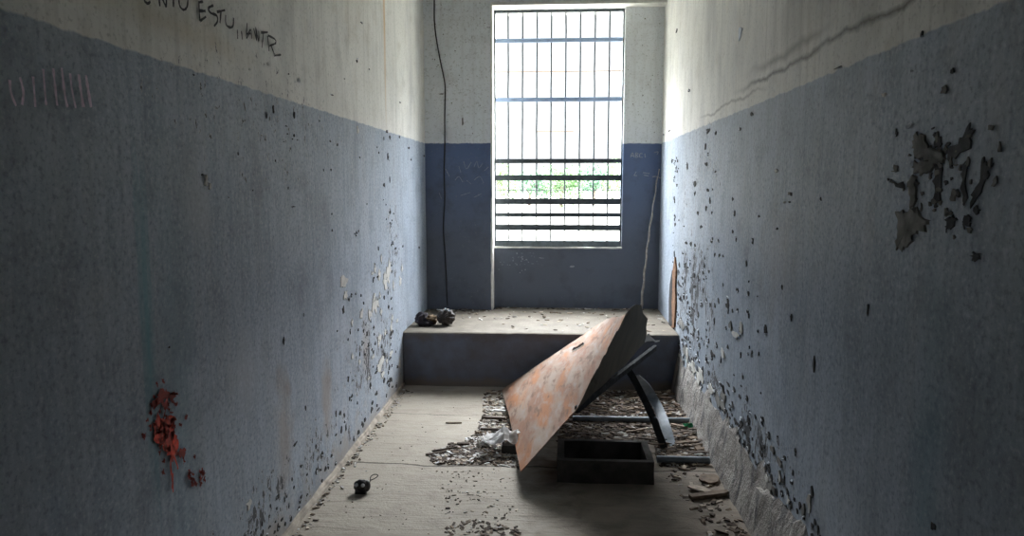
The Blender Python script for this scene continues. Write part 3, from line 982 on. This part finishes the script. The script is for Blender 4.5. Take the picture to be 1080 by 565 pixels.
sp = plate('sheet', [(529, 411), (560, 389.5), (604, 360), (640, 336), (646, 334.5), (653, 334), (661, 330.5), (609, 430), (549, 497), (543, 468), (537, 438)],
           [[(602.5, 369.5), (604.5, 366), (608, 365.5), (615, 360.5), (616, 362.5), (610, 366.5), (606, 368.5)]], f_sheet, M['rust'], rag=.25)
sp['label'] = 'pinkish rusted face sloping down to the floor'
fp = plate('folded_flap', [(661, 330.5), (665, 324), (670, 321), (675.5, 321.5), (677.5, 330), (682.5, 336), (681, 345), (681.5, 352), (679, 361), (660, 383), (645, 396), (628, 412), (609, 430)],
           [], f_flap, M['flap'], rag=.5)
fp['label'] = 'folded part facing the camera, coloured darker for its shade'
# white highlight along the slot, put in as a pale tube
bm = bmesh.new()
pts = [at(x, y, Y=depth_at(f_sheet, x, y) - .012) for x, y in ((603.5, 371), (607, 368.8), (611, 367), (616, 363.4))]
tube(bm, pts, .004, 6)
link('slot_highlight', bm, M['white_edge'], sheet_root)
# edge bar under the flap
bm = bmesh.new()
pts = [at(x, y, Y=d_) for x, y, d_ in ((608, 432, 3.62), (650, 398, 4.14), (691, 366.5, 4.68))]
sweep(bm, pts, (0, -.3, 1), .034, .022)
link('edge_bar', bm, M['steel'], sheet_root)
# bent legs
bm = bmesh.new()
lp = [at(x, y, Y=d_) for x, y, d_ in ((661, 388, 4.31), (667, 397, 4.31), (675, 412, 4.28), (687, 437, 4.21), (696, 460, 4.13), (704, 482, 4.06))]
sweep(bm, smooth_path(lp, 5), (1, 0, .15), .040, .008)
o = link('leg', bm, M['steel'], sheet_root); o['label'] = 'dark straight leg'
bm = bmesh.new()
lp = [at(x, y, Y=d_) for x, y, d_ in ((669, 396, 4.36), (679, 405, 4.50), (687, 417, 4.56), (695, 432, 4.46), (702, 450, 4.30), (707, 468, 4.17), (710.5, 483, 4.06))]
sweep(bm, smooth_path(lp, 5), (1, -.1, .1), .060, .006)
o = link('leg', bm, M['grey_steel'], sheet_root); o['label'] = 'grey curved leg'
for (x, y, Y) in ((702.5, 463, 4.105), (691, 440, 4.195)):
    bm = bmesh.new()
    bmesh.ops.create_icosphere(bm, subdivisions=2, radius=.007, matrix=Matrix.Translation(at(x, y, Y=Y)))
    link('rivet', bm, M['grey_steel'], sheet_root)

# two loose pipes on the floor
for (x0, x1, y, r, lab) in ((604, 733, 442, .017, 'grey steel pipe lying across the rubble, the one farther from the camera'),
                            (693, 748, 484.5, .019, 'grey steel pipe on the floor under the foot of the bent leg')):
    a, b = at(x0, y, Z=r + .004), at(x1, y, Z=r + .004)
    b = V((min(b.x, .835), b.y, b.z)); a.y = b.y = (a.y + b.y) / 2
    bm = bmesh.new()
    tube(bm, [a.lerp(b, i / 10) for i in range(11)], r, 14, cap=False)
    tube(bm, [a.lerp(b, i / 10) for i in (0, 5, 10)], r * .82, 14, cap=False)
    # end rims
    o = link('steel_pipe', bm, M['grey_steel'], smooth=True)
    tag(o, lab, 'pipe')

# ------------------------------------------------------------------ trough in the shadow
bm = bmesh.new()
x0, x1 = -.0, at(690, 500, Y=3.58).x
y0, y1 = 3.58, 3.90
h = .118
w = .035
for lo, hi in (((x0, y0, -.01), (x1, y0 + w, h)), ((x0, y1 - w, -.01), (x1, y1, h)), ((x0, y0 + w, -.01), (x0 + w, y1 - w, h)), ((x1 - w, y0 + w, -.01), (x1, y1 - w, h)), ((x0 + w, y0 + w, -.01), (x1 - w, y1 - w, .02))):
    box(bm, lo, hi)
bmesh.ops.remove_doubles(bm, verts=bm.verts, dist=1e-5)
bmesh.ops.subdivide_edges(bm, edges=bm.edges[:], cuts=4, use_grid_fill=True)
for v_ in bm.verts: v_.co += noise.noise_vector(v_.co * 9) * .004
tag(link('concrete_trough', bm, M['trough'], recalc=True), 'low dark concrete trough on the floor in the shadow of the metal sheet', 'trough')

# ------------------------------------------------------------------ lumps on the platform
def lump(bm, c, r, fn, sub=4, mi=0):
    s = bmesh.ops.create_icosphere(bm, subdivisions=sub, radius=1)
    for v_ in s['verts']:
        d = v_.co.normalized()
        v_.co = V(c) + V((d.x * r[0], d.y * r[1], d.z * r[2])) * fn(d)
    for f in {f for v_ in s['verts'] for f in v_.link_faces}: f.material_index = mi


c = at(470.5, 336, Y=5.62)
rp = .066
root = empty('dried_pod', (c.x, c.y, PLZ))
tag(root, 'round dark ribbed dried pod standing on the platform near the left wall', 'pod')
bm = bmesh.new()
lump(bm, (c.x, c.y, PLZ + .064), (.072, .066, .066), lambda d: 1 + .10 * abs(math.sin(math.atan2(d.z, d.x + .15) * 6 + d.y * 2)) + .06 * noise.noise(d * 5) - .08, 5)
link('husk', bm, M['pod'], root)
bm = bmesh.new()
for k in range(3):  # pale strips put in as highlights on the husk
    cc = V((c.x + (-.022, .012, .042)[k], c.y - .01, PLZ + .118 + (.0, .012, -.002)[k]))
    pts = [cc + V((-.018 + .012 * t, -.025 * math.sin(t * 1.2), -.012 * t * t * .6 + .006)) for t in (0, .5, 1, 1.5, 2, 2.5)]
    sweep(bm, pts, (1, 0, .3), .012, .004)
o = link('husk_highlight', bm, M['lens'], root); o['label'] = 'pale highlights painted along the top'

c = at(446, 336, Y=5.60)
root = empty('crumpled_rag', (c.x, c.y, PLZ))
tag(root, 'small crumpled dark rag with brown fold on the platform against the left wall', 'rag')
bm = bmesh.new()
lump(bm, (c.x - .005, c.y, PLZ + .045), (.052, .06, .056), lambda d: 1 + .32 * noise.noise(d * 2.3 + V((3, 1, 0))) + .12 * abs(noise.noise(d * 7)), 4)
lump(bm, (c.x + .03, c.y - .02, PLZ + .024), (.05, .045, .026), lambda d: 1 + .3 * noise.noise(d * 2.8 + V((8, 1, 0))) + .1 * abs(noise.noise(d * 8)), 4)
link('dark_cloth', bm, M['rag'], root, True)
bm = bmesh.new()
lump(bm, (c.x + .055, c.y + .01, PLZ + .058), (.045, .05, .022), lambda d: 1 + .4 * noise.noise(d * 2.5 + V((2, 5, 0))) + .1 * abs(noise.noise(d * 8)), 4)
lump(bm, (c.x + .075, c.y + .05, PLZ + .03), (.03, .05, .03), lambda d: 1 + .4 * noise.noise(d * 2.5 + V((2, 9, 0))), 3)
link('brown_fold', bm, M['rag_brown'], root, True)

# small gadget on the floor
c = at(381, 519, Z=.0)
root = empty('broken_gadget', (c.x, c.y, 0))
tag(root, 'small black broken gadget with a wire loop on the bare floor', 'gadget')
bm = bmesh.new()
lump(bm, (c.x, c.y, .034), (.036, .026, .032), lambda d: 1 + .12 * noise.noise(d * 2), 4)
lump(bm, (c.x + .026, c.y + .01, .03), (.018, .022, .028), lambda d: 1, 3)
box(bm, (c.x - .026, c.y - .022, .0), (c.x + .026, c.y + .018, .02))
link('housing', bm, M['black'], root, True)
for dx in (-.016, .014):  # two pale highlights on the housing, put in as discs
    bm = bmesh.new()
    lump(bm, (c.x + dx, c.y - .019, .044), (.010, .008, .010), lambda d: 1, 3)
    link('lens', bm, M['lens'], root, True)
bm = bmesh.new()
p = [V((c.x + .036, c.y + .006, .04)), at(389.5, 511, Y=c.y + .04), at(390.5, 506, Y=c.y + .05), at(391, 502.5, Y=c.y + .06), at(394, 500.3, Y=c.y + .07), at(397.5, 500.2, Y=c.y + .07), at(398.5, 501.5, Y=c.y + .07),
     at(396, 503.8, Y=c.y + .06), at(393, 505.3, Y=c.y + .05), at(391, 506.2, Y=c.y + .05)]
tube(bm, smooth_path(p, 4), .0022, 6)
link('wire_loop', bm, M['rubber'], root, True)

# ------------------------------------------------------------------ rubble
def in_poly(x, y, poly):
    c_ = False
    for i in range(len(poly)):
        (ax, ay), (bx, by) = poly[i], poly[i - 1]
        if (ay > y) != (by > y) and x < (bx - ax) * (y - ay) / (by - ay) + ax: c_ = not c_
    return c_


def crumb(bm, p, s, mi, flat=.35, long=1.0, rot=None):
    a = rot if rot is not None else random.uniform(0, 6.28)
    ex = V((math.cos(a), math.sin(a), random.uniform(-.2, .2))) * s * long
    ey = V((-math.sin(a), math.cos(a), random.uniform(-.3, .3))) * s
    ez = V((random.uniform(-.2, .2), random.uniform(-.2, .2), 1)) * s * flat
    vs = []
    for k in (0, 1):
        for (i, j) in ((-1, -1), (1, -1), (1, 1), (-1, 1)):
            q = p + ex * (i * random.uniform(.3, .6)) + ey * (j * random.uniform(.3, .6)) + ez * (k * random.uniform(.7, 1))
            vs.append(bm.verts.new(q))
    for f in ((0, 3, 2, 1), (4, 5, 6, 7), (0, 1, 5, 4), (1, 2, 6, 5), (2, 3, 7, 6), (3, 0, 4, 7)):
        bm.faces.new([vs[i] for i in f]).material_index = mi


rub_mats = [M['wood1'], M['wood2'], M['chunk'], M['wood3'], M['paper']]
def scatter(bm, poly, n_, smin, smax, wts, long=1.0, cx=None, along=False):
    xs_ = [p[0] for p in poly]; ys_ = [p[1] for p in poly]
    k = 0
    while k < n_:
        x, y = random.uniform(min(xs_), max(xs_)), random.uniform(min(ys_), max(ys_))
        if not in_poly(x, y, poly): continue
        k += 1
        p = at(x, y, Z=.0)
        if p.y > PLY - .02 or not (XL + .03 < p.x < XR - .06): continue
        if -.04 < p.x < x1 + .02 and 3.54 < p.y < 3.94: continue
        s = random.uniform(smin, smax) ** 1.0
        crumb(bm, p + V((0, 0, .001)), s, random.choices(range(5), wts)[0], random.uniform(.2, .6), random.uniform(1, long), (random.gauss(0, .5) if along else None))


left_poly = [(512, 412), (548, 412), (552, 496), (530, 492), (498, 490), (455, 490), (470, 478), (500, 462), (508, 440), (510, 425)]
right_poly = [(600, 412), (706, 412), (735, 440), (748, 482), (742, 492), (700, 492), (690, 466), (590, 466), (596, 440)]
bm = bmesh.new()
scatter(bm, left_poly, 1100, .006, .020, (3, 4, 5, 3, 1), 2.5)
scatter(bm, [(505, 455), (548, 448), (550, 488), (480, 488), (462, 484)], 900, .007, .024, (3, 6, 5, 3, 1.2), 2.2)
scatter(bm, [(450, 478), (482, 466), (500, 474), (500, 490), (458, 489)], 300, .006, .02, (3, 8, 3, 2, .5), 2.5)
scatter(bm, [(470, 553), (500, 548), (545, 556), (552, 565), (465, 565)], 150, .004, .012, (3, 7, 2, 2, .2), 3)
scatter(bm, [(460, 495), (545, 492), (548, 520), (470, 535)], 90, .003, .008, (3, 7, 2, 1, .2), 3)
scatter(bm, [(470, 520), (548, 515), (548, 550), (470, 550)], 50, .003, .009, (3, 7, 2, 1, .2), 3)
scatter(bm, [(330, 565), (420, 410), (520, 410), (540, 565)], 120, .002, .006, (3, 7, 2, 1, .1), 2)
tag(link('plaster_rubble', bm, rub_mats, recalc=False), 'heap of small plaster and wood crumbs beside the lower edge of the rusty sheet', 'rubble', kind='stuff')
bm = bmesh.new()
scatter(bm, right_poly, 3600, .006, .022, (6, 9, 1.2, .7, .08), 3.2, along=True)
scatter(bm, [(695, 492), (750, 488), (790, 565), (740, 565)], 110, .005, .02, (4, 5, 1, 2, 0), 3)
scatter(bm, [(700, 412), (716, 412), (756, 490), (740, 488)], 160, .01, .04, (3, 3, 4, 2, .2), 2)
tag(link('wood_chip_litter', bm, rub_mats, recalc=False), 'brown litter of bark and wood chips around the two pipes', 'litter', kind='stuff')
bm = bmesh.new()
for i in range(240):
    t = random.random()
    y = 2.6 + t * (PLY - 2.7)
    crumb(bm, V((XL + .03 + abs(random.gauss(0, .025)), y, .002)), random.uniform(.003, .014), random.choices(range(5), (3, 3, 4, 2, .2))[0], .4, 2)
tag(link('wall_foot_crumbs', bm, rub_mats, recalc=False), 'thin line of fallen plaster crumbs along the foot of the left wall', 'rubble', kind='stuff')
bm = bmesh.new()
for i in range(230):
    x = random.uniform(XL + .03, XR - .03)
    y = YP - .02 - abs(random.gauss(0, .05)) if random.random() < .5 else random.uniform(PLY + .1, YP)
    if -.99 < x < -.7 and y < 5.8: continue
    if x > WX0 and y > YP - .1: y += .12
    crumb(bm, V((x, y, PLZ + .001)), random.uniform(.004, .018), random.choices(range(5), (3, 4, 3, 2, .2))[0], .4, 2.5)
tag(link('platform_crumbs', bm, rub_mats, recalc=False), 'dark crumbs and dust scattered on top of the platform', 'rubble', kind='stuff')


def stick(name, x0, y0, x1_, y1_, w, t, mat, label, cat, z=.012, group=None, bend=0.0):
    a, b = at(x0, y0, Z=z), at(x1_, y1_, Z=z)
    s = (b - a).cross(V((0, 0, 1))).normalized()
    pts = [a.lerp(b, i / 6) + s * bend * math.sin(i / 6 * math.pi) + V((0, 0, random.uniform(-.001, .001))) for i in range(7)]
    bm = bmesh.new()
    sweep(bm, pts, s, w, t, [random.uniform(.75, 1.1) * (.6 if i in (0, 6) else 1) for i in range(7)])
    return tag(link(name, bm, mat), label, cat, group)


stick('wood_splinter', 449, 479, 483, 474, .018, .008, M['wood2'], 'long dark splinter reaching left from the rubble heap, the lower of two', 'splinter', .008)
stick('wood_splinter', 456, 475.5, 482, 474.0 - 3, .012, .008, M['wood2'], 'dark splinter above the longest one at the left tip of the rubble heap', 'splinter', .014)
stick('wood_splinter', 470, 445.5, 487, 445.5, .014, .007, M['wood1'], 'short brown splinter alone on the pale floor left of the rubble', 'splinter', .005)
stick('wood_splinter', 508, 440, 533, 441, .022, .014, M['wood2'], 'dark wood strip across the rubble near the platform', 'splinter', .02)
stick('wood_splinter', 507, 452, 541, 453.5, .022, .012, M['wood2'], 'dark wood strip across the rubble above the white paper', 'splinter', .02)
stick('wood_splinter', 521, 432.5, 533, 433, .02, .01, M['paper'], 'short white strip lying in the rubble close to the rusty sheet', 'splinter', .02)
stick('wood_splinter', 482, 467.5, 495, 467.5, .03, .01, M['wood2'], 'short dark chunk at the top of the rubble heap', 'splinter', .014)
stick('plank_piece', 728, 524, 768, 518.5, .045, .016, M['wood1'], 'long thin plank piece on the floor at the foot of the right wall', 'plank', .014)
stick('plank_piece', 738, 503, 758, 506, .12, .008, M['wood1'], 'wide flat board fragment between the plank piece and the near pipe', 'plank', .010)
stick('plank_piece', 727, 512, 752, 520, .05, .008, M['wood3'], 'pale thin board fragment leaning on the long plank piece', 'plank', .012)
g0 = None
for i in range(34):
    while True:
        x, y = random.uniform(610, 740), random.uniform(416, 480)
        if in_poly(x, y, right_poly): break
    L_ = random.uniform(10, 26)
    stick('bark_strip', x - L_ / 2, y + random.uniform(-2, 2), x + L_ / 2, y + random.uniform(-3, 3), random.uniform(.012, .03), .006, M[random.choice(('wood1', 'wood2', 'wood2', 'wood1'))],
          'thin strip of bark lying among the brown litter near the pipes', 'bark strip', random.uniform(.018, .035), 'bark strips in the litter around the pipes', random.uniform(-.02, .02))


def crumple(name, pxs, Yz, mat, label, cat, size, seed, z0=0.0):
    """thin creased sheet of paper"""
    c_ = pxs
    bm = bmesh.new()
    nseg = 12
    g = slab_grid(bm, (0, 0, 0), (1, 0, 0), (0, 1, 0), nseg, nseg)
    for v_ in bm.verts:
        q = V((v_.co.x - .5, v_.co.y - .5, 0))
        r = 1 + .35 * noise.noise(V((q.x * 3, q.y * 3, seed)))
        zz = .5 + .9 * noise.noise(V((q.x * 2.6 + seed, q.y * 2.6, 0))) + .35 * noise.noise(V((q.x * 7, q.y * 7, seed)))
        v_.co = V((c_.x + q.x * size[0] * r, c_.y + q.y * size[1] * r, c_.z + max(.02, zz) * size[2]))
    bmesh.ops.solidify(bm, geom=bm.faces[:], thickness=.0015)
    return tag(link(name, bm, mat), label, cat)


# white paper on a dark block by the sheet's edge
cb = at(538, 480, Z=0)
bm = bmesh.new()
box(bm, (cb.x - .048, cb.y, -.002), (cb.x + .048, cb.y + .07, .056))
bmesh.ops.bevel(bm, geom=bm.edges[:], offset=.006, segments=2)
for v_ in bm.verts: v_.co += noise.noise_vector(v_.co * 20) * .003
tag(link('dark_block', bm, M['trough']), 'small dark block on the floor under the crumpled white paper', 'block')
crumple('crumpled_paper', V((cb.x - .05, cb.y + .08, .058)), 0, M['paper'], 'crumpled white paper on top of the rubble by the rusty sheet', 'paper', (.19, .18, .06), 2.3)
crumple('crumpled_paper', at(510, 470, Z=.012), 0, M['chunk'], 'torn greyish paper in the middle of the rubble heap', 'paper', (.08, .06, .03), 5.1)
crumple('paper_scrap', at(623, 423, Z=.02), 0, M['paper'], 'white paper scrap on the floor under the folded flap', 'paper', (.10, .08, .05), 7.7)
crumple('green_scrap', at(726, 451, Z=.012), 0, M['green'], 'green plastic scrap beside the far pipe near the right wall', 'scrap', (.055, .05, .03), 9.2)
# torn white paper caught on the end of the edge bar
bm = bmesh.new()
oo = at(684, 357, Y=4.50)
sc = 4.50 / F
pts = [(-1.5, 6.5), (-3.5, .5), (-1.8, -3), (1, -6), (2, -2.5), (5, -.5), (7, 1), (10.5, 1.2), (10, 2.2), (6.5, 2.8), (4.5, 2.4), (2, 5), (.2, 4.5)]
pts = [(-4, 2), (-2.5, -3), (-.5, -7), (1.5, -3), (5, 0), (7.5, 2), (12, 1.8), (12, 3), (8, 4.2), (5, 2.5), (2, 3), (-1, 3.2), (-3.5, 4.5)]
t1 = [bm.verts.new(oo + V((a * sc, .01 * noise.noise(V((a, b, 0)) * .4) + .004 * b, -b * sc))) for a, b in pts]
bm.faces.new(t1)
bmesh.ops.triangulate(bm, faces=bm.faces[:])
bmesh.ops.solidify(bm, geom=bm.faces[:], thickness=.002)
tag(link('paper_scrap', bm, M['paper']), 'torn white scrap caught on the upper end of the dark edge bar', 'paper')

# ------------------------------------------------------------------ outdoors
bm = bmesh.new()
slab_grid(bm, (-120, YO + .02, -.05), (240, 0, 0), (0, 240, 0), 40, 40, lambda p, a, b: V((0, 0, -.1 + rough(p, .05, .25) if p.y > YO + 3 else -.2)))
tag(link('ground', bm, M['ground'], recalc=False), kind='structure')


def bush(x, y, h, w, leaf, label, seed, tall=False):
    rnd = random.Random(seed)
    r = empty('leafy_tree', (x, y, -.2))
    tag(r, label, 'tree', 'trees beyond the yard')
    bm = bmesh.new()
    tube(bm, [(x, y, -.3), (x + .1, y, h * .3), (x, y, h * .6)], [.16, .11, .05], 8)
    for k in range(5):
        a = k * 1.3
        tube(bm, [(x, y, h * .25), (x + math.cos(a) * w * .25, y + math.sin(a) * w * .2, h * .6)], [.06, .02], 6)
    link('trunk', bm, M['bark'], r, True)
    bm = bmesh.new()
    cl = [(rnd.uniform(-.38, .38) * w, rnd.uniform(-.3, .3) * w, h * rnd.uniform(.2, .82), rnd.uniform(.17, .3) * w) for _ in range(16)]
    for k in range(2600):
        cx_, cy_, cz_, cr = rnd.choice(cl)
        d = V((rnd.gauss(0, 1), rnd.gauss(0, 1), rnd.gauss(0, 1))).normalized()
        p = V((x + cx_, y + cy_, cz_)) + V((d.x * cr, d.y * cr, d.z * cr * .8)) * rnd.uniform(.75, 1.05)
        if p.z > h or p.z < .0: continue
        s = rnd.uniform(.07, .15)
        n1 = V((rnd.gauss(0, 1), rnd.gauss(0, 1), rnd.gauss(0, 1))).normalized()
        n2 = n1.cross(d + V((.01, 0, .02))).normalized()
        vs = [bm.verts.new(p + n1 * s), bm.verts.new(p + n2 * s * .5), bm.verts.new(p - n1 * s), bm.verts.new(p - n2 * s * .5)]
        bm.faces.new(vs)
    link('foliage', bm, leaf, r, recalc=False)


bush(-5.2, 55, 3.6, 3.9, M['leaf2'], 'yellow green leafy tree outside, leftmost seen through the bars', 1)
bush(-2.6, 63, 3.4, 3.8, M['leaf3'], 'blue green leafy tree outside, second from the left through the bars', 2)
bush(0.1, 55, 3.1, 3.6, M['leaf'], 'mid green low tree outside, in the middle behind the bars', 3)
bush(2.9, 63, 3.5, 3.8, M['leaf3'], 'blue green leafy tree outside, second from the right through the bars', 4)
bush(5.5, 55, 3.8, 4.0, M['leaf2'], 'yellow green leafy tree outside, rightmost seen through the bars', 5)

# ------------------------------------------------------------------ light: overcast, bright overhead and duller towards the horizon
SKY_LOW, SKY_HIGH = 1.25, 58.0
w = bpy.data.worlds.new('overcast_sky')
bpy.context.scene.world = w
w.use_nodes = True
bg = w.node_tree.nodes['Background']
bg.inputs[0].default_value = (.93, .965, 1.0, 1)
nt = w.node_tree
tc = nt.nodes.new('ShaderNodeTexCoord')
sx = nt.nodes.new('ShaderNodeSeparateXYZ')
nt.links.new(tc.outputs['Generated'], sx.inputs[0])
mr = nt.nodes.new('ShaderNodeMapRange')
mr.interpolation_type = 'SMOOTHSTEP'
nt.links.new(sx.outputs[2], mr.inputs[0])
mr.inputs[1].default_value = .28
mr.inputs[2].default_value = .50
mr.inputs[3].default_value = SKY_LOW
mr.inputs[4].default_value = SKY_HIGH
nt.links.new(mr.outputs[0], bg.inputs[1])
sun = bpy.data.lights.new('sun', 'SUN')
sun.energy = 3.0
sun.angle = .05
sun.color = (1, .97, .9)
so = bpy.data.objects.new('sun', sun)
so.rotation_euler = (math.radians(42), 0, math.radians(-12))
C.objects.link(so)
pl = bpy.data.lights.new('window_daylight_portal', 'AREA')
pl.shape = 'RECTANGLE'
pl.size = WX1 - WX0
pl.size_y = WZ1 - WZ0
pl.cycles.is_portal = True
po = bpy.data.objects.new('window_daylight_portal', pl)
po.location = ((WX0 + WX1) / 2, YO + .03, (WZ0 + WZ1) / 2)
po.rotation_euler = (math.radians(-90), 0, 0)
C.objects.link(po)

# ------------------------------------------------------------------ camera
cam = bpy.data.cameras.new('camera')
cam.sensor_width = 36
cam.lens = F / 1080 * 36
cam.clip_start = .05
cam.clip_end = 500
co = bpy.data.objects.new('camera', cam)
m = Matrix((RT, UP, -FW)).transposed().to_4x4()
m.translation = EYE
co.matrix_world = m
C.objects.link(co)
S_ = bpy.context.scene
S_.camera = co
S_.view_settings.view_transform = 'Standard'
S_.view_settings.look = 'None'
S_.view_settings.exposure = .16
S_.view_settings.gamma = 1
S_.view_settings.use_curve_mapping = False
S_.cycles.use_denoising = True
S_.cycles.max_bounces = 10
S_.cycles.diffuse_bounces = 8
S_.cycles.sample_clamp_indirect = 8
S_.cycles.use_adaptive_sampling = False
